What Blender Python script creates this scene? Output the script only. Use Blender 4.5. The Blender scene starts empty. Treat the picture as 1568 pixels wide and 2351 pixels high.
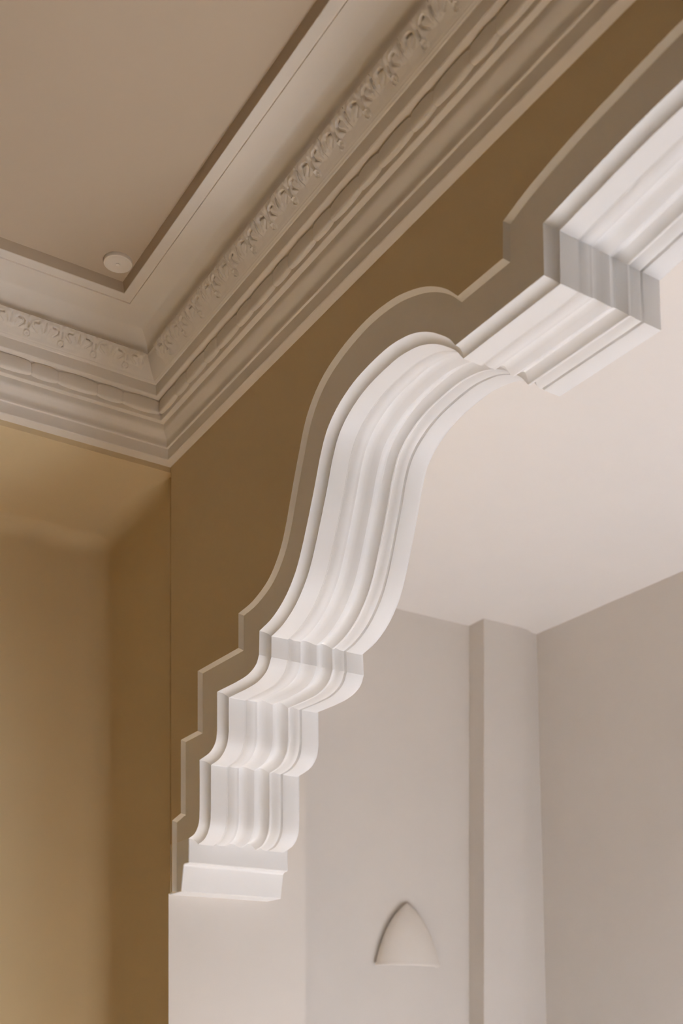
import bpy, bmesh, math
from mathutils import Vector
from mathutils.geometry import tessellate_polygon

scene = bpy.context.scene
COL = scene.collection

# ------------------------------------------------------------------ camera
CAMZ = 1.60                       # eye height above the floor
YAW = math.radians(32.354)        # the arch wall recedes along +Y, the hall lies towards +X
FPX = 2670.86                     # focal length in pixels of the 1568 x 2351 frame
cam_data = bpy.data.cameras.new('camera')
cam_data.sensor_fit = 'HORIZONTAL'
cam_data.sensor_width = 24.0
cam_data.lens = FPX / 1568.0 * 24.0
cam_data.shift_y = (2378.0 - 1175.5) / 1568.0
cam_data.clip_start = 0.05
cam_data.dof.use_dof = True
cam_data.dof.focus_distance = 2.75
cam_data.dof.aperture_fstop = 3.2
cam = bpy.data.objects.new('camera', cam_data)
COL.objects.link(cam)
cam.location = (0, 0, CAMZ)
cam.rotation_euler = (math.radians(90), 0, -YAW)
scene.camera = cam

# ------------------------------------------------------------------ world, sun, window light, exposure
world = bpy.data.worlds.new('sky')
scene.world = world
world.use_nodes = True
bg = world.node_tree.nodes['Background']
bg.inputs['Color'].default_value = (0.80, 0.90, 1.0, 1)
bg.inputs['Strength'].default_value = 0.6
world.cycles.sampling_method = 'NONE'

def sun(name, elev, azim, strength, color, angle):
    d = bpy.data.lights.new(name, 'SUN')
    d.energy = strength; d.color = color; d.angle = math.radians(angle)
    o = bpy.data.objects.new(name, d); COL.objects.link(o)
    # light travels towards azimuth (0 = +Y, 90 = +X), downwards by elev
    v = Vector((math.sin(azim) * math.cos(elev), math.cos(azim) * math.cos(elev), -math.sin(elev)))
    o.rotation_euler = v.to_track_quat('-Z', 'Y').to_euler()
    return o

def window_light(name, loc, aim, sx, sy, power, color):
    d = bpy.data.lights.new(name, 'AREA')
    d.shape = 'RECTANGLE'; d.size = sx; d.size_y = sy; d.energy = power; d.color = color
    o = bpy.data.objects.new(name, d); COL.objects.link(o)
    o.location = loc
    o.rotation_euler = (Vector(aim) - Vector(loc)).to_track_quat('-Z', 'Z').to_euler()
    return o

sun('sun', math.radians(31), math.radians(4), 113.0, (0.85, 0.905, 1.0), 1.5)
window_light('hall_window_daylight', (2.4, -1.55, 1.85), (2.4, 0.6, 0.0), 1.1, 0.9, 3.0, (0.93, 0.97, 1.0))

scene.view_settings.view_transform = 'Standard'
scene.view_settings.look = 'None'
scene.view_settings.gamma = 1.0
scene.view_settings.use_curve_mapping = False
scene.view_settings.exposure = 0.0
scene.cycles.use_denoising = True
scene.cycles.max_bounces = 9
scene.cycles.diffuse_bounces = 7
scene.cycles.glossy_bounces = 2
scene.cycles.sample_clamp_indirect = 8.0
scene.cycles.use_adaptive_sampling = True
scene.cycles.adaptive_threshold = 0.015

# ------------------------------------------------------------------ materials
def paint(name, color, rough=0.6, var=0.04, scale=3.0, bump=0.0, bscale=60.0, spec=0.3):
    m = bpy.data.materials.new(name); m.use_nodes = True
    nt = m.node_tree; n = nt.nodes; l = nt.links
    b = n['Principled BSDF']
    b.inputs['Roughness'].default_value = rough
    b.inputs['Specular IOR Level'].default_value = spec
    tc = n.new('ShaderNodeTexCoord')
    no = n.new('ShaderNodeTexNoise'); no.inputs['Scale'].default_value = scale
    no.inputs['Detail'].default_value = 4; no.inputs['Roughness'].default_value = 0.55
    l.new(tc.outputs['Object'], no.inputs['Vector'])
    r = n.new('ShaderNodeValToRGB')
    r.color_ramp.elements[0].position = 0.3; r.color_ramp.elements[1].position = 0.7
    r.color_ramp.elements[0].color = tuple(c * (1 - var) for c in color) + (1,)
    r.color_ramp.elements[1].color = tuple(min(1, c * (1 + var * 0.6)) for c in color) + (1,)
    l.new(no.outputs['Fac'], r.inputs['Fac']); l.new(r.outputs['Color'], b.inputs['Base Color'])
    if bump:
        nb = n.new('ShaderNodeTexNoise'); nb.inputs['Scale'].default_value = bscale
        nb.inputs['Detail'].default_value = 5
        bp = n.new('ShaderNodeBump'); bp.inputs['Strength'].default_value = bump
        bp.inputs['Distance'].default_value = 0.004
        l.new(tc.outputs['Object'], nb.inputs['Vector'])
        l.new(nb.outputs['Fac'], bp.inputs['Height']); l.new(bp.outputs['Normal'], b.inputs['Normal'])
    return m

M_WHITE = paint('white_gloss_paint', (0.90, 0.89, 0.88), 0.45, 0.02, 5, 0.06, 35)
M_CASING = paint('off_white_paint', (0.87, 0.82, 0.75), 0.6, 0.03, 4, 0.05, 40)
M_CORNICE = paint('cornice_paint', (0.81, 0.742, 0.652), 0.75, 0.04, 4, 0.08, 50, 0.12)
M_WALL = paint('beige_paint_shaded', (0.69, 0.543, 0.325), 0.75, 0.04, 2, 0.10, 30)  # same wall paint as the hall, with the room's shade put into the colour
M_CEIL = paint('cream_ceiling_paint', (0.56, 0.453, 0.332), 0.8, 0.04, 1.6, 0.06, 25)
M_HALL = paint('beige_paint_lit', (0.665, 0.61, 0.55), 0.7, 0.03, 2, 0.10, 30)  # the room's wall paint again, its lit tone put into the colour
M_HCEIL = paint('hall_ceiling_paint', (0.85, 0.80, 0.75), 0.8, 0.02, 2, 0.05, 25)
M_SCONCE = paint('plaster_sconce', (0.78, 0.72, 0.65), 0.6, 0.02, 8, 0.05, 60)
M_FRAME = paint('window_frame_paint', (0.85, 0.83, 0.8), 0.5)

def wood_floor(name, c1, c2):
    m = bpy.data.materials.new(name); m.use_nodes = True
    nt = m.node_tree; n = nt.nodes; l = nt.links; b = n['Principled BSDF']
    b.inputs['Roughness'].default_value = 0.5
    tc = n.new('ShaderNodeTexCoord')
    mp = n.new('ShaderNodeMapping'); mp.inputs['Scale'].default_value = (9, 1.2, 1)
    no = n.new('ShaderNodeTexNoise'); no.inputs['Scale'].default_value = 3; no.inputs['Detail'].default_value = 5
    r = n.new('ShaderNodeValToRGB')
    r.color_ramp.elements[0].color = c1 + (1,); r.color_ramp.elements[1].color = c2 + (1,)
    l.new(tc.outputs['Object'], mp.inputs['Vector']); l.new(mp.outputs['Vector'], no.inputs['Vector'])
    l.new(no.outputs['Fac'], r.inputs['Fac']); l.new(r.outputs['Color'], b.inputs['Base Color'])
    return m
M_WOOD = wood_floor('oak_floor', (0.52, 0.34, 0.13), (0.66, 0.44, 0.19))
M_STONE = paint('pale_stone_floor', (0.69, 0.69, 0.72), 0.6, 0.05, 3)

# ------------------------------------------------------------------ helpers
def link_mesh(name, verts, faces, mat, parent=None, smooth=35, offset_z=True):
    me = bpy.data.meshes.new(name)
    if offset_z: verts = [(x, y, z + CAMZ) for x, y, z in verts]
    me.from_pydata(verts, [], faces); me.update()
    bm = bmesh.new(); bm.from_mesh(me)
    bmesh.ops.remove_doubles(bm, verts=bm.verts, dist=1e-6)
    bmesh.ops.recalc_face_normals(bm, faces=bm.faces)
    bm.to_mesh(me); bm.free()
    if smooth:
        me.polygons.foreach_set('use_smooth', [True] * len(me.polygons))
        me.set_sharp_from_angle(angle=math.radians(smooth))
    me.materials.append(mat)
    o = bpy.data.objects.new(name, me); COL.objects.link(o)
    if parent: o.parent = parent
    return o

def empty(name, loc=(0, 0, 0)):
    o = bpy.data.objects.new(name, None); COL.objects.link(o); o.location = loc
    o.empty_display_size = 0.05
    return o

def tag(o, label, cat, kind=None, group=None):
    o['label'] = label; o['category'] = cat
    if kind: o['kind'] = kind
    if group: o['group'] = group
    return o

def structure(o, label, cat):
    return tag(o, label, cat, 'structure')

def box_data(x0, x1, y0, y1, z0, z1):
    v = [(x, y, z) for x in (x0, x1) for y in (y0, y1) for z in (z0, z1)]
    f = [(0, 1, 3, 2), (4, 6, 7, 5), (0, 4, 5, 1), (2, 3, 7, 6), (0, 2, 6, 4), (1, 5, 7, 3)]
    return v, f

def box(name, x0, x1, y0, y1, z0, z1, mat, parent=None):
    v, f = box_data(x0, x1, y0, y1, z0, z1)
    return link_mesh(name, v, f, mat, parent, smooth=0)

def boxes(name, list_, mat, parent=None):
    V, F = [], []
    for b in list_:
        v, f = box_data(*b); k = len(V)
        V += v; F += [tuple(i + k for i in q) for q in f]
    return link_mesh(name, V, F, mat, parent, smooth=0)

def catmull(pts, n=6):
    out = []
    P = [tuple(2 * a - b for a, b in zip(pts[0], pts[1]))] + list(pts) + [tuple(2 * a - b for a, b in zip(pts[-1], pts[-2]))]
    for i in range(1, len(P) - 2):
        p0, p1, p2, p3 = P[i - 1:i + 3]
        for k in range(n):
            t = k / n
            out.append(tuple(0.5 * (2 * b + (c - a) * t + (2 * a - 5 * b + 4 * c - d) * t * t + (3 * b - a - 3 * c + d) * t ** 3)
                             for a, b, c, d in zip(p0, p1, p2, p3)))
    out.append(tuple(pts[-1]))
    return out

# ------------------------------------------------------------------ key dimensions (metres, z from eye level)
X0 = 1.376            # plane of the arch casing
XW = X0 - 0.012       # face of the spandrel wall
XP = X0 - 0.002       # face of the pier and of the alcove side wall
UJ = 3.102            # far jamb of the archway
UW = 3.065            # beam face over the alcove
UB = 3.614            # rear wall of alcove and hall
XB = 1.834            # hall side of the pier
XR = 3.18             # hall side wall
ZC = 1.9240           # room ceiling
ZH = 1.62             # hall ceiling
ZA = 1.606            # alcove ceiling
FL = -CAMZ
XL, UN = -2.6, -2.2   # far side and rear of the room
UC = 0.90             # arch centre line

# arch path (u, z) on the casing arris, from the pier to the crown; list of pieces split at the sharp corners
tier3 = catmull([(2.969, .5500), (2.9274, .5590), (2.9030, .5830), (2.8972, .6222)], 5) + [(2.8975, .7549)]
tier2 = catmull([(2.8975, .7549), (2.8333, .7630), (2.7997, .7835), (2.7898, .8120)], 5) + [(2.7896, .9148)]
tier1 = [(2.7896, .9148)] + catmull([(2.6849, .9120), (2.6175, .9140), (2.5731, .9272), (2.5556, .9480)], 5) + [(2.5534, 1.0071)]
ogee = catmull([(2.5534, 1.0071), (2.4899, 1.0190), (2.4345, 1.0431), (2.3919, 1.0756), (2.3604, 1.1132), (2.3251, 1.1790),
                (2.2878, 1.2590), (2.2600, 1.3240), (2.2290, 1.3700), (2.1780, 1.4030), (2.1059, 1.4245), (2.0041, 1.4317),
                (1.9379, 1.4240), (1.8919, 1.4108), (1.8474, 1.3895), (1.8092, 1.3640), (1.7829, 1.3429), (1.7647, 1.3219)], 5)
lower = [(1.7647, 1.3219), (1.5160, 1.3190)]
riser = [(1.5160, 1.3190), (1.5185, 1.4103)]
upper = catmull([(1.5185, 1.4103), (1.4692, 1.4171), (1.4113, 1.4247), (1.3088, 1.4373), (1.2083, 1.4440), (1.05, 1.4480), (UC, 1.4490)], 4)

def mirror(seg):
    return [(2 * UC - u, z) for u, z in reversed(seg)]
FAR = [('corbel_tier', tier3), ('corbel_tier', tier2), ('corbel_tier', tier1), ('ogee_curve', ogee),
       ('lower_soffit', lower), ('step_riser', riser)]
pieces = FAR + [('upper_soffit', upper + mirror(upper)[1:])] + [(n, mirror(s)) for n, s in reversed(FAR)]
path, spans = [], []
for n, s in pieces:
    a = max(len(path) - 1, 0)
    path += s if not path else s[1:]
    spans.append((n, a, len(path) - 1))

def mitres(P, flip=False):
    """unit-offset direction per vertex, pointing into the opening"""
    out = []
    N = []
    for a, b in zip(P[:-1], P[1:]):
        du, dz = b[0] - a[0], b[1] - a[1]
        L = math.hypot(du, dz) or 1e-9
        n = (-dz / L, du / L)          # moving towards -u this points to -z: into the opening
        N.append(n)
    for i in range(len(P)):
        n1 = N[max(i - 1, 0)]; n2 = N[min(i, len(N) - 1)]
        m = (n1[0] + n2[0], n1[1] + n2[1]); L = math.hypot(*m)
        m = (m[0] / L, m[1] / L)
        c = max(m[0] * n1[0] + m[1] * n1[1], 0.35)
        out.append((m[0] / c, m[1] / c))
    return out
MIT = mitres(path)

# moulding section: (distance in from the room face, depth into the opening)
SEC = [(0, 0), (.005, .0002), (.010, .0010), (.015, .0024), (.0195, .0048), (.0230, .0080), (.0256, .0115), (.0268, .0145),
       (.0740, .0145), (.0750, .0152), (.0762, .0145), (.0775, .0020), (.0790, .0020), (.0835, .0085), (.0885, .0116), (.0950, .0126),
       (.1010, .0127), (.1050, .0121), (.1075, .0120), (.1100, .0125), (.1125, .0124), (.1150, .0105), (.1190, .0058), (.1240, .0030),
       (.1290, .0018), (.1350, .0025), (.1440, .0062), (.1530, .0108), (.1600, .0122), (.1660, .0100), (.1730, .0048), (.1790, .0004),
       (.1840, -.0016), (.1890, -.0012), (.1950, .0024), (.2005, .0080), (.2040, .0122), (.2056, .0150), (.2085, .0156), (.2115, .0148),
       (.2128, .0030), (.2170, .0022), (.2225, .0056), (.2285, .0110), (.2365, .0138), (.2425, .0142), (.2440, .0050), (.2475, .0052),
       (.2500, .0138), (.2515, .0145), (.2945, .0145), (.2985, .0135), (.3060, .0080), (.3075, .0060), (.3075, -.035), (.002, -.035)]

TAPER = [(.50, .3125), (.90, .3115), (1.00, .305), (1.10, .297), (1.20, .291), (1.30, .285), (1.36, .282)]
def taper(z):       # the run of plaster is a little wider at the foot than at the crown
    if z <= TAPER[0][0]: return TAPER[0][1] / .3075
    for (z0, w0), (z1, w1) in zip(TAPER[:-1], TAPER[1:]):
        if z <= z1: return (w0 + (w1 - w0) * (z - z0) / (z1 - z0)) / .3075
    return TAPER[-1][1] / .3075

# ------------------------------------------------------------------ setting: floor, walls, ceilings
structure(box('floor', XL - .1, 1.16, UN - .1, UB + .1, FL - .1, FL, M_WOOD), 'honey oak floor of the dim room before the arch', 'floor')
structure(box('floor_hall', 1.16, XR + .4, UN - .1, UB + .1, FL - .1, FL, M_STONE), 'pale stone floor of the sunlit hall beyond the arch', 'floor')
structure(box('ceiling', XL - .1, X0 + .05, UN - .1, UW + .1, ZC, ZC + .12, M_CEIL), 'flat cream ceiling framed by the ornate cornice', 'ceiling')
structure(box('ceiling_hall', X0 + .2, XR + .3, UN - .1, UB + .1, ZH, ZH + .45, M_HCEIL), 'bright pale ceiling of the hall seen through the arch', 'ceiling')
structure(box('wall_beam', XL - .1, X0 + .1, UW, UB + .1, ZA, ZC + .1, M_WALL), 'beige beam and lowered ceiling over the shadowy alcove', 'beam')

# alcove walls with the soft rounded inner corner
def alcove_plan(d):
    r = 0.08 - d
    return [(XL, UB - d)] + [(XP - d - r + r * math.sin(t), UB - d - r + r * math.cos(t)) for t in [i * math.pi / 20 for i in range(11)]] + [(XP - d, UJ + .12), (XP, UJ + .0006)]
RC = 0.055
rings = [(FL, 0.0)] + [(ZA - RC + RC * math.sin(t), RC * (1 - math.cos(t))) for t in [i * math.pi / 16 for i in range(9)]]
V, F = [], []
for z, d in rings: V += [(x, y, z) for x, y in alcove_plan(d)]
k = len(alcove_plan(0))
for r in range(len(rings) - 1):
    for i in range(k - 1): F.append((r * k + i, r * k + i + 1, (r + 1) * k + i + 1, (r + 1) * k + i))
v, f = V, F
structure(link_mesh('wall_alcove', v, f, M_WALL, smooth=40), 'dark beige alcove walls meeting in a soft rounded corner', 'wall')

# pier with its jamb face towards the viewer
structure(box('wall_pier', XP + .0005, XB, UJ, UB + .05, FL, ZH + .05, M_HALL), 'pale jamb of the arch below the stepped bracket', 'wall')

# spandrel wall over the arch
outer = [(3.0536, .410), (3.0536, .6120), (2.9940, .6235), (2.9940, .8290), (2.8847, .8300), (2.8847, .9930), (2.6437, .9880), (2.6437, 1.0760)]
og_out = catmull([(2.6437, 1.0760), (2.5662, 1.0830), (2.4877, 1.1085), (2.4338, 1.1532), (2.4023, 1.2043), (2.3714, 1.2790), (2.3410, 1.3494),
                  (2.3040, 1.4230), (2.2439, 1.4761), (2.1613, 1.5050), (2.0578, 1.5177), (1.9611, 1.5104), (1.8853, 1.4900),
                  (1.8275, 1.4648), (1.7788, 1.4335), (1.7420, 1.4000)], 4)
up_out = catmull([(1.6110, 1.4640), (1.5461, 1.4820), (1.4600, 1.4975), (1.3910, 1.5060), (1.2958, 1.5150), (1.2083, 1.5215), (1.05, 1.526), (UC, 1.527)], 3)
outer = outer + og_out[1:] + [(1.6110, 1.3975)] + up_out
outer_all = outer + mirror(outer)[1:]
ZTOP = ZC + .1
V, F = [], []
def quad(a, b, c, d):
    k = len(V); V.extend((a, b, c, d)); F.append((k, k + 1, k + 2, k + 3))
# strip beside the jamb with a shallow groove
GU = [(3.102, XP), (3.092, XP), (3.086, XP + .008), (3.064, XP + .008), (3.0600, XW), (3.0536, XW)]
for (ua, xa), (ub, xb) in zip(GU[:-1], GU[1:]):
    quad((xa, ua, .410), (xb, ub, .410), (xb, ub, ZA), (xa, ua, ZA))
    quad((XW, ua, ZA), (XW, ub, ZA), (XW, ub, ZTOP), (XW, ua, ZTOP))
    quad((xa, ua, .410), (xb, ub, .410), (X0 + .05, ub, .410), (X0 + .05, ua, .410))
for (ua, za), (ub, zb) in zip(outer_all[:-1], outer_all[1:]):
    if ua - ub > 1e-4:
        quad((XW, ua, za), (XW, ub, zb), (XW, ub, ZTOP), (XW, ua, ZTOP))
quad((XW, 2 * UC - 3.0536, .410), (XW, 2 * UC - UJ, .410), (XW, 2 * UC - UJ, ZTOP), (XW, 2 * UC - 3.0536, ZTOP))
XWB = X0 + .272
for (ua, za), (ub, zb) in zip(path[:-1], path[1:]):       # hall side face
    if ua - ub > 1e-4:
        quad((XWB, ua, za), (XWB, ub, zb), (XWB, ub, ZTOP), (XWB, ua, ZTOP))
quad((XWB, UJ, .535), (XWB, 2.969, .552), (XWB, 2.969, ZTOP), (XWB, UJ, ZTOP))
quad((XWB, 2 * UC - 2.969, .552), (XWB, 2 * UC - UJ, .535), (XWB, 2 * UC - UJ, ZTOP), (XWB, 2 * UC - 2.969, ZTOP))
quad((XW, UJ, ZTOP), (XW, 2 * UC - UJ, ZTOP), (XWB, 2 * UC - UJ, ZTOP), (XWB, UJ, ZTOP))
structure(link_mesh('wall_arch', V, F, M_WALL, smooth=0), 'beige wall between the stepped arch and the cornice', 'wall')
structure(box('wall_arch_near', XW, XB, UN - .1, 2 * UC - UJ, FL, ZTOP, M_WALL), 'beige wall at the near end of the arch', 'wall')

# hall walls
structure(box('wall_hall_back', XB - .1, XR + .4, UB, UB + .1, FL, ZH + .05, M_HALL), 'pale hall wall that carries the plaster sconce', 'wall')
pl = [(2.888, UB + .02), (2.884, 3.519), (3.067, 3.518), (3.110, 3.523), (3.155, 3.540), (3.30, 3.56), (3.30, UB + .02)]
v = [(x, y, FL) for x, y in pl] + [(x, y, ZH + .01) for x, y in pl]; k = len(pl)
f = [(i, (i + 1) % k, (i + 1) % k + k, i + k) for i in range(k)]
structure(link_mesh('wall_pilaster', v, f, M_HALL, smooth=40), 'shallow beige pilaster in the corner of the hall', 'wall')
# side wall leans out slightly towards the floor
v = [(3.175, UB, ZH + .02), (3.175, UN, ZH + .02), (3.30, UN, FL), (3.30, UB, FL)]
v += [(x + .15, y, z) for x, y, z in v]
f = [(0, 1, 2, 3), (4, 5, 6, 7), (0, 1, 5, 4), (1, 2, 6, 5), (2, 3, 7, 6), (3, 0, 4, 7)]
structure(link_mesh('wall_hall_side', v, f, M_HALL, smooth=0), 'plain greyish beige side wall of the hall', 'wall')

# walls behind the viewer, with the windows that let the daylight in
WX0, WX1, WZ0, WZ1 = 1.88, 2.92, -.26, .68
structure(boxes('wall_hall_rear', [(XB - .1, WX0, -1.75, -1.6, FL, ZH), (WX1, XR + .3, -1.75, -1.6, FL, ZH),
                                   (WX0, WX1, -1.75, -1.6, FL, WZ0), (WX0, WX1, -1.75, -1.6, WZ1, ZH)], M_HALL),
          'hall wall with the window, behind the viewer', 'wall')
def window(name, x0, x1, y, z0, z1, label):
    e = empty(name, (x0 + (x1 - x0) / 2, y, z0 + CAMZ)); structure(e, label, 'window')
    lx, lz = (x1 - x0) / 2, z1 - z0
    def part(nm, a):
        p = box(nm, *a, M_FRAME); p.parent = e
        p.matrix_parent_inverse.identity()
        for q in p.data.vertices: q.co.z -= CAMZ
    t = .045
    part('window_frame', (-lx, -lx + t, -.04, .04, 0, lz)); part('window_frame', (lx - t, lx, -.04, .04, 0, lz))
    part('window_frame', (-lx + t, lx - t, -.04, .04, 0, t)); part('window_frame', (-lx + t, lx - t, -.04, .04, lz - t, lz))
    part('window_mullion', (-.015, .015, -.02, .02, t, lz - t))
    part('window_sill', (-lx - .05, lx + .05, .0, .16, -.04, 0))
    return e
window('window_1', WX0, WX1, -1.68, WZ0, WZ1, 'white framed window in the rear wall of the hall')
M_DARK = paint('dark_unseen_wall', (0.16, 0.15, 0.11), 0.7, 0.04, 2)  # dark tone invented for the unseen walls, to soak up bounced light
structure(box('wall_left', XL - .1, XL, UN - .1, UB + .1, FL, ZC + .05, M_DARK), 'unseen wall opposite the arch, set dark to absorb light', 'wall')
RX0, RX1, RZ0, RZ1 = .40, 1.20, .30, 1.24
structure(boxes('wall_rear', [(XL, RX0, UN - .1, UN, FL, ZC + .05), (RX1, XW, UN - .1, UN, FL, ZC + .05),
                              (RX0, RX1, UN - .1, UN, FL, RZ0), (RX0, RX1, UN - .1, UN, RZ1, ZC + .05)], M_DARK),
          'room wall with a high window, behind the viewer, set dark to absorb light', 'wall')
window('window_2', RX0, RX1, UN - .05, RZ0, RZ1, 'white framed high window in the rear wall of the room')

# ------------------------------------------------------------------ the arch
arch = empty('decorative_arch', (X0 + .15, UJ, CAMZ + .41))
tag(arch, 'white stepped plaster archway with ogee curve, stacked brackets and moulded underside', 'arch', 'thing')
def to_parent(o, e):
    o.parent = e
    o.matrix_parent_inverse = e.matrix_world.inverted()
    return o
bpy.context.view_layer.update()

for nm, a, b in spans:
    V, F = [], []
    ns = len(SEC)
    for i in range(a, b + 1):
        (u, z), (mu, mz) = path[i], MIT[i]
        k = taper(z)
        for w, h in SEC:
            V.append((X0 + w * k, u + mu * h, z + mz * h))
    for i in range(b - a):
        for j in range(ns):
            j2 = (j + 1) % ns
            F.append((i * ns + j, i * ns + j2, (i + 1) * ns + j2, (i + 1) * ns + j))
    F.append(tuple(range(ns))); F.append(tuple((b - a) * ns + j for j in reversed(range(ns))))
    o = link_mesh(nm, V, F, M_WHITE, smooth=28)
    to_parent(o, arch)

# casing band on the room face, sunk a little below the wall, with a chamfered outer edge
OM = mitres(outer_all)
inner_out = [(u + mu * .0062, z + mz * .0062) for (u, z), (mu, mz) in zip(outer_all, OM)]
inner_out[0] = (inner_out[0][0], .410); inner_out[-1] = (inner_out[-1][0], .410)
V, F = [], []
for (a, b), (a2, b2) in zip(zip(outer_all[:-1], outer_all[1:]), zip(inner_out[:-1], inner_out[1:])):
    # two facets: a soft rounded chamfer
    ma = ((a[0] * .5 + a2[0] * .5), (a[1] * .5 + a2[1] * .5)); mb = ((b[0] * .5 + b2[0] * .5), (b[1] * .5 + b2[1] * .5))
    xm = XW + .0072
    quad((XW, *a), (XW, *b), (xm, *mb), (xm, *ma))
    quad((xm, *ma), (xm, *mb), (X0, *b2), (X0, *a2))
to_parent(link_mesh('casing_edge', V, F, M_CASING, smooth=40), arch)
loop = inner_out + [(2 * UC - 3.021, .410), (2 * UC - 3.006, .484), (2 * UC - 2.972, .484), (2 * UC - 2.972, .5485)] + list(reversed(path)) + [(2.972, .5485), (2.972, .484), (3.006, .484), (3.021, .410)]
tri = tessellate_polygon([[Vector((u, z, 0)) for u, z in loop]])
nl = len(loop)
V = [(X0, u, z) for u, z in loop] + [(X0 + .02, u, z) for u, z in loop]
F = [tuple(t) for t in tri] + [tuple(nl + i for i in t) for t in tri] + [(i, (i + 1) % nl, (i + 1) % nl + nl, i + nl) for i in range(nl)]
to_parent(link_mesh('casing_band', V, F, M_CASING, smooth=30), arch)

def block(nm, prof, x0, x1, m=1):
    """prism: profile (u, z) between x0 and x1; mirrored to the near jamb when m < 0"""
    pr = prof if m > 0 else [(2 * UC - u, z) for u, z in prof]
    k = len(pr)
    v = [(x0, u, z) for u, z in pr] + [(x1, u, z) for u, z in pr]
    f = [tuple(range(k)), tuple(range(k, 2 * k))] + [(i, (i + 1) % k, (i + 1) % k + k, i + k) for i in range(k)]
    o = link_mesh(nm, v, f, M_WHITE, smooth=30)
    bv = o.modifiers.new('soft_edges', 'BEVEL'); bv.width = .003; bv.segments = 2; bv.limit_method = 'ANGLE'
    return to_parent(o, arch)
for m in (1, -1):
    block('bracket_block', [(2.969, .482), (2.969, .552), (3.13, .552), (3.13, .482)], X0 - .0003, X0 + .3190, m)
    block('plinth_block', [(3.0190, .407), (3.0040, .478), (2.9990, .4815), (2.9760, .4865), (3.13, .4865), (3.13, .407)], X0 - .0003, X0 + .3240, m)

# ------------------------------------------------------------------ cornice
cornice = empty('ceiling_cornice', (XW, UW, CAMZ + 1.6215))
tag(cornice, 'cream plaster cornice with bead row and leaf band turning the ceiling corner', 'cornice', 'thing')
bpy.context.view_layer.update()
def band(nm, prof, mat=M_CORNICE, smooth=30):
    prof = list(prof) + [(-.02, prof[-1][1]), (-.02, prof[0][1])]
    k = len(prof); V = []
    for p, z in prof: V.append((X0 - p, UN, z))
    for p, z in prof: V.append((X0 - p, UW - p, z))
    for p, z in prof: V.append((XL, UW - p, z))
    F = [(r * k + j, r * k + (j + 1) % k, (r + 1) * k + (j + 1) % k, (r + 1) * k + j) for r in (0, 1) for j in range(k)]
    return to_parent(link_mesh(nm, V, F, mat, smooth=smooth), cornice)
band('bed_fillet', [(.0060, 1.6212), (.0335, 1.6212), (.0352, 1.6228), (.0352, 1.6500), (.0360, 1.6515)])
band('listel', [(.0360, 1.6515), (.0405, 1.6525), (.0413, 1.6545), (.0413, 1.6570)])
cy = catmull([(.0413, 1.6570), (.0414, 1.6650), (.0430, 1.6715), (.0490, 1.6790), (.0555, 1.6860), (.0583, 1.6925), (.0590, 1.7045)], 4)
band('cyma_moulding', cy, smooth=40)
band('soffit_fillet', [(.0590, 1.7045), (.0715, 1.7055), (.0725, 1.7065), (.0725, 1.7140)])
band('bead_bed', [(.0725, 1.7140), (.0725, 1.7420), (.0790, 1.7500), (.0815, 1.7535)])
band('fascia', [(.0815, 1.7535), (.0955, 1.7560), (.0970, 1.7575), (.1000, 1.7825)])
band('listel', [(.1000, 1.7825), (.1035, 1.7832), (.1045, 1.7845), (.1080, 1.7860), (.1090, 1.7877)])
LB0, LB1 = (.1090, 1.7877), (.1414, 1.8332)
lb = catmull([LB0, (.1165, 1.7950), (.1260, 1.8070), (.1340, 1.8200), (.1380, 1.8300), LB1], 3)
band('leaf_band', lb, smooth=40)
cv = [(.1300, 1.8325)] + [(.1400 + .0865 * (1 - math.cos(a)), 1.8335 + .0609 * math.sin(a)) for a in [i * math.pi / 2 / 14 for i in range(15)]]
band('cove', cv, smooth=40)
band('ceiling_rim', [(.2265, 1.8944), (.2272, 1.8975), (.2310, 1.8975), (.2318, 1.8945), (.2510, 1.8985), (.2525, 1.8995), (.2527, 1.9010)])
band('rim_edge', [(.2527, 1.9010), (.2545, 1.9100), (.2585, 1.9245), (.2585, 1.9260)], M_CEIL, 40)

# bead row: long and short beads alternate; one mesh of each length, shared
def bead_mesh(nm, L):
    V, F = [], []
    nr, ns = 14, 16
    for i in range(nr + 1):
        t = i / nr
        s = math.sin(math.pi * t) ** 0.7
        kz, kx = 0.76 + 0.24 * s, 0.82 + 0.18 * s
        if i in (0, nr): kz, kx = 0.72, 0.70
        y = (t - .5) * L * 0.995
        for j in range(ns):
            a = 2 * math.pi * j / ns
            ca, sa = math.cos(a), math.sin(a)
            e = 0.45                                       # squarish section with a flat front
            V.append((0.0112 * kx * math.copysign(abs(ca) ** e, ca), y, 0.0190 * kz * math.copysign(abs(sa) ** e, sa)))
    for i in range(nr):
        for j in range(ns):
            F.append((i * ns + j, i * ns + (j + 1) % ns, (i + 1) * ns + (j + 1) % ns, (i + 1) * ns + j))
    F.append(tuple(range(ns))); F.append(tuple(nr * ns + j for j in range(ns)))
    me = bpy.data.meshes.new(nm); me.from_pydata(V, [], F); me.update()
    me.polygons.foreach_set('use_smooth', [True] * len(me.polygons)); me.set_sharp_from_angle(angle=math.radians(50))
    me.materials.append(M_CORNICE)
    return me
LONG, SHORT = .1085, .0715
me_long, me_short = bead_mesh('long_bead', LONG), bead_mesh('short_bead', SHORT)
PB, ZB = .0745, 1.7346
def place(nm, me, loc, rz):
    o = bpy.data.objects.new(nm, me); COL.objects.link(o)
    o.parent = cornice
    o.matrix_parent_inverse = cornice.matrix_world.inverted()
    o.location = loc; o.rotation_euler = (0, 0, rz)
    return o
u = 2.2839 + 4 * (LONG + SHORT) - .004
k = 0
u = UW - PB - .004
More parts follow.
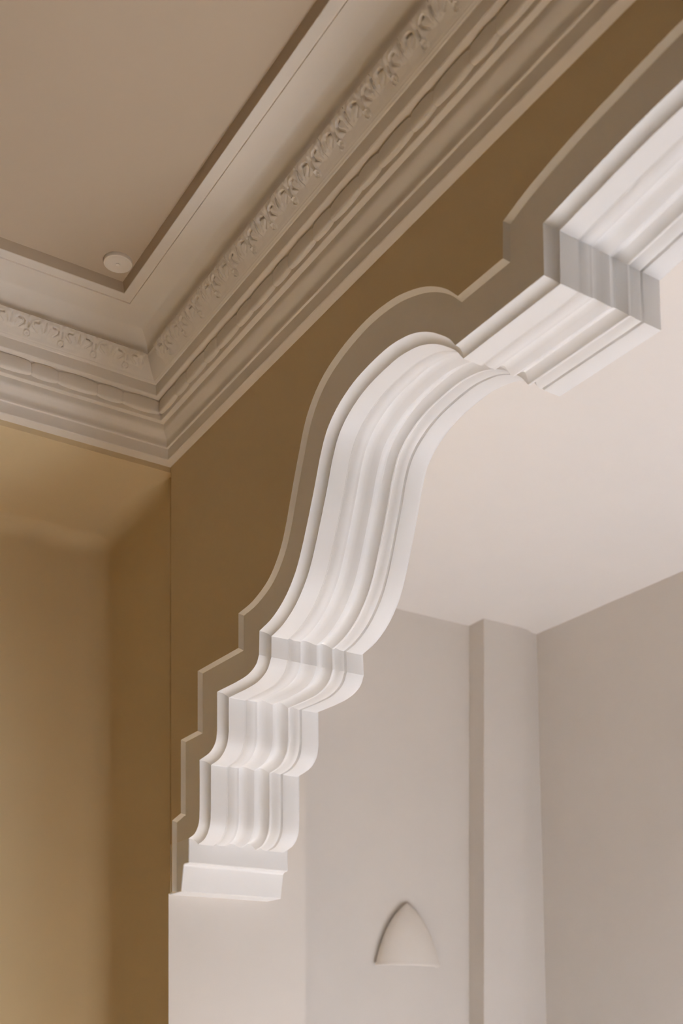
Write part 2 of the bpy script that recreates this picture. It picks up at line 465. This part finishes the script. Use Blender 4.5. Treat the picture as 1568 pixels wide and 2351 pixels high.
while u > .35:
    L, me, nm = ((LONG, me_long, 'long_bead'), (SHORT, me_short, 'short_bead'))[k % 2]
    place(nm, me, (X0 - PB, u - L / 2, CAMZ + ZB), 0); u -= L; k += 1
x = X0 - PB - .004 ; k = 0
SB = .066
while x > .1:
    L, me, nm = ((LONG, me_long, 'long_bead'), (SHORT, me_short, 'short_bead'))[k % 2]
    place(nm, me, (x - L / 2, UW - PB, CAMZ + ZB), -math.pi / 2); x -= L; k += 1

# leaf ornament: one carved motif, shared; local axes: x outwards from the band, y along it, z up the band
def seg_dist(p, poly):
    best = 9
    for (ax, ay), (bx, by) in zip(poly[:-1], poly[1:]):
        dx, dy = bx - ax, by - ay
        t = max(0, min(1, ((p[0] - ax) * dx + (p[1] - ay) * dy) / (dx * dx + dy * dy)))
        best = min(best, math.hypot(p[0] - ax - t * dx, p[1] - ay - t * dy))
    return best
def sstep(a, b, x):
    t = max(0, min(1, (x - a) / (b - a))); return t * t * (3 - 2 * t)
PITCH = 92.5          # millimetres below
def relief(a, b):
    s = abs(a)
    w = PITCH / 2
    h = 3.2 * sstep(17, 33, b)                                             # leaves stand proud of the plain lower half
    h += 2.6 * math.exp(-((s - w) / 10.5) ** 2 - ((b - 34) / 17) ** 2)      # broad leaf between two motifs
    h += 2.2 * math.exp(-((s - 17) / 6) ** 2 - ((b - 48) / 6) ** 2)         # curled leaf tips along the top
    h += 2.4 * math.exp(-((s - 33) / 6.5) ** 2 - ((b - 50) / 6) ** 2)
    h += 2.2 * math.exp(-(s / 4.5) ** 2 - ((b - 52) / 5) ** 2)
    h += 1.8 * math.exp(-(seg_dist((s, b), [(4, 22), (6, 34), (11, 45)]) / 2.6) ** 2)
    hook = [(25, 46), (17, 45.5), (11.5, 41.5), (13, 35), (24, 26)]          # deep hook-shaped hollows
    d = seg_dist((s, b), hook)
    h -= 6.0 * math.exp(-(d / 2.1) ** 2) * (0.45 + 0.55 * sstep(22, 36, b))
    h -= 4.0 * math.exp(-(seg_dist((s, b), [(0, 30), (0, 41)]) / 1.5) ** 2)  # slot in the stem
    h -= 2.0 * math.exp(-(seg_dist((s, b), [(w - 1, 50), (w - 4, 30)]) / 1.6) ** 2)
    h -= 1.6 * math.exp(-(seg_dist((s, b), [(36, 26), (31, 42)]) / 1.6) ** 2)
    r = math.hypot(a, b - 14.5)
    ring = math.exp(-((r - 7.6) / 1.7) ** 2)
    ang = math.degrees(math.atan2(b - 14.5, a))
    if -120 < ang < -60: ring *= 0.25
    h += 2.6 * ring + 1.6 * math.exp(-(r / 3.2) ** 2)
    h -= 1.6 * math.exp(-((r - 4.6) / 1.2) ** 2)
    return h * 1.55
def motif_mesh():
    na, nb = 56, 32
    V, F = [], []
    for j in range(nb + 1):
        b = 3 + (57.5 - 3) * j / nb
        for i in range(na + 1):
            a = PITCH * (i / na - .5)
            edge = 1.0 if j else 0.0
            V.append((relief(a, b) * edge / 1000 + .0002, a / 1000, b / 1000))
    for j in range(nb):
        for i in range(na):
            q = j * (na + 1) + i; F.append((q, q + 1, q + na + 2, q + na + 1))
    top = len(V)
    for i in range(na + 1):                               # turn the upper edge back into the cove
        x, y, z = V[nb * (na + 1) + i]; V.append((-.010, y, z + .0005))
    for i in range(na):
        q = nb * (na + 1) + i; F.append((q, q + 1, top + i + 1, top + i))
    me = bpy.data.meshes.new('acanthus_leaf'); me.from_pydata(V, [], F); me.update()
    me.polygons.foreach_set('use_smooth', [True] * len(me.polygons)); me.set_sharp_from_angle(angle=math.radians(70))
    me.materials.append(M_CORNICE)
    return me
me_leaf = motif_mesh()
tilt = math.atan2(LB1[0] - LB0[0], LB1[1] - LB0[1])       # the band leans into the room as it rises
from mathutils import Matrix
def leaf(pos, out, along):
    out = Vector(out); along = Vector(along)
    up = (out * math.sin(tilt) + Vector((0, 0, 1)) * math.cos(tilt)).normalized()
    nrm = (out * math.cos(tilt) - Vector((0, 0, 1)) * math.sin(tilt)).normalized()
    Mx = Matrix((nrm, along, up)).transposed().to_4x4(); Mx.translation = Vector(pos) + nrm * .0015
    o = bpy.data.objects.new('acanthus_leaf', me_leaf); COL.objects.link(o)
    o.parent = cornice; o.matrix_parent_inverse = cornice.matrix_world.inverted(); o.matrix_basis = Mx
u = 1.8889 + .0935 * 10
while u > .35:
    leaf((X0 - LB0[0], u, CAMZ + LB0[1]), (-1, 0, 0), (0, -1, 0)); u -= .0935
x = 1.1795
while x > .1:
    leaf((x, UW - LB0[0], CAMZ + LB0[1]), (0, -1, 0), (1, 0, 0)); x -= .0890

# ------------------------------------------------------------------ wall sconce
sc = empty('wall_sconce', (2.5763, UB, CAMZ + .265))
tag(sc, 'small pointed plaster wall sconce on the pale hall wall', 'wall lamp')
def shell(prof, depth, hw, y_off=0, th=0):
    """half-round shell against the wall: prof = [(radius fraction, z)]"""
    V, F = [], []
    ns = 24
    for r, z in prof:
        for j in range(ns + 1):
            a = math.pi * j / ns
            V.append((hw * r * math.cos(a), -.014 - depth * r * math.sin(a), z))
    for i in range(len(prof) - 1):
        for j in range(ns):
            q = i * (ns + 1) + j
            F.append((q, q + 1, q + ns + 2, q + ns + 1))
    return V, F
def sconce_part(nm, V, F, sm=40):
    o = link_mesh(nm, V, F, M_SCONCE, smooth=sm, offset_z=False); o.parent = sc; return o
rp = catmull([(1.0, .010), (.940, .040), (.860, .075), (.745, .115), (.590, .155), (.410, .190), (.205, .219), (.02, .2375)], 4)
V, F = shell(rp + [(.001, .236)] + [(r * .93, z - .006) for r, z in reversed(rp)], .072, .143)
sconce_part('sconce_shade', V, F)
V, F = shell([(.93, .013), (1.0, .0135), (1.012, .010), (1.018, .004), (1.012, -.001), (.985, -.003), (.93, -.001), (.93, .013)], .072, .143)
sconce_part('sconce_rim', V, F)
V, F = shell([(.93, .007), (.5, .007), (.001, .007)], .072, .143)
sconce_part('sconce_base', V, F)
bp = [(r * .78 * .143, z * .86 + .008) for r, z in rp]
bp = bp + [(-x, z) for x, z in reversed(bp)]
k = len(bp)
V = [(x, 0, z) for x, z in bp] + [(x, -.016, z) for x, z in bp]
F = [tuple(range(k)), tuple(range(k, 2 * k))] + [(i, (i + 1) % k, (i + 1) % k + k, i + k) for i in range(k)]
sconce_part('sconce_backplate', V, F, 30)

# ------------------------------------------------------------------ round plate on the ceiling
dk = empty('ceiling_plate', (1.0770, 2.7380, CAMZ + ZC))
tag(dk, 'small round white cover plate on the ceiling near the cornice corner', 'ceiling fixture')
def lathe(nm, prof, mat):
    V, F = [], []; ns = 40
    for r, z in prof:
        for j in range(ns): V.append((r * math.cos(2 * math.pi * j / ns), r * math.sin(2 * math.pi * j / ns), z))
    for i in range(len(prof) - 1):
        for j in range(ns): F.append((i * ns + j, i * ns + (j + 1) % ns, (i + 1) * ns + (j + 1) % ns, (i + 1) * ns + j))
    F.append(tuple((len(prof) - 1) * ns + j for j in range(ns)))
    o = link_mesh(nm, V, F, mat, smooth=40, offset_z=False); o.parent = dk; return o
lathe('plate_cover', [(.0355, .002), (.0360, -.004), (.0345, -.0075), (.0310, -.0085), (.0300, -.0078), (.0150, -.0088), (.0090, -.0088)], M_CORNICE)
lathe('plate_screw', [(.0050, -.0080), (.0050, -.0100), (.0040, -.0106), (.0015, -.0106)], M_CASING)
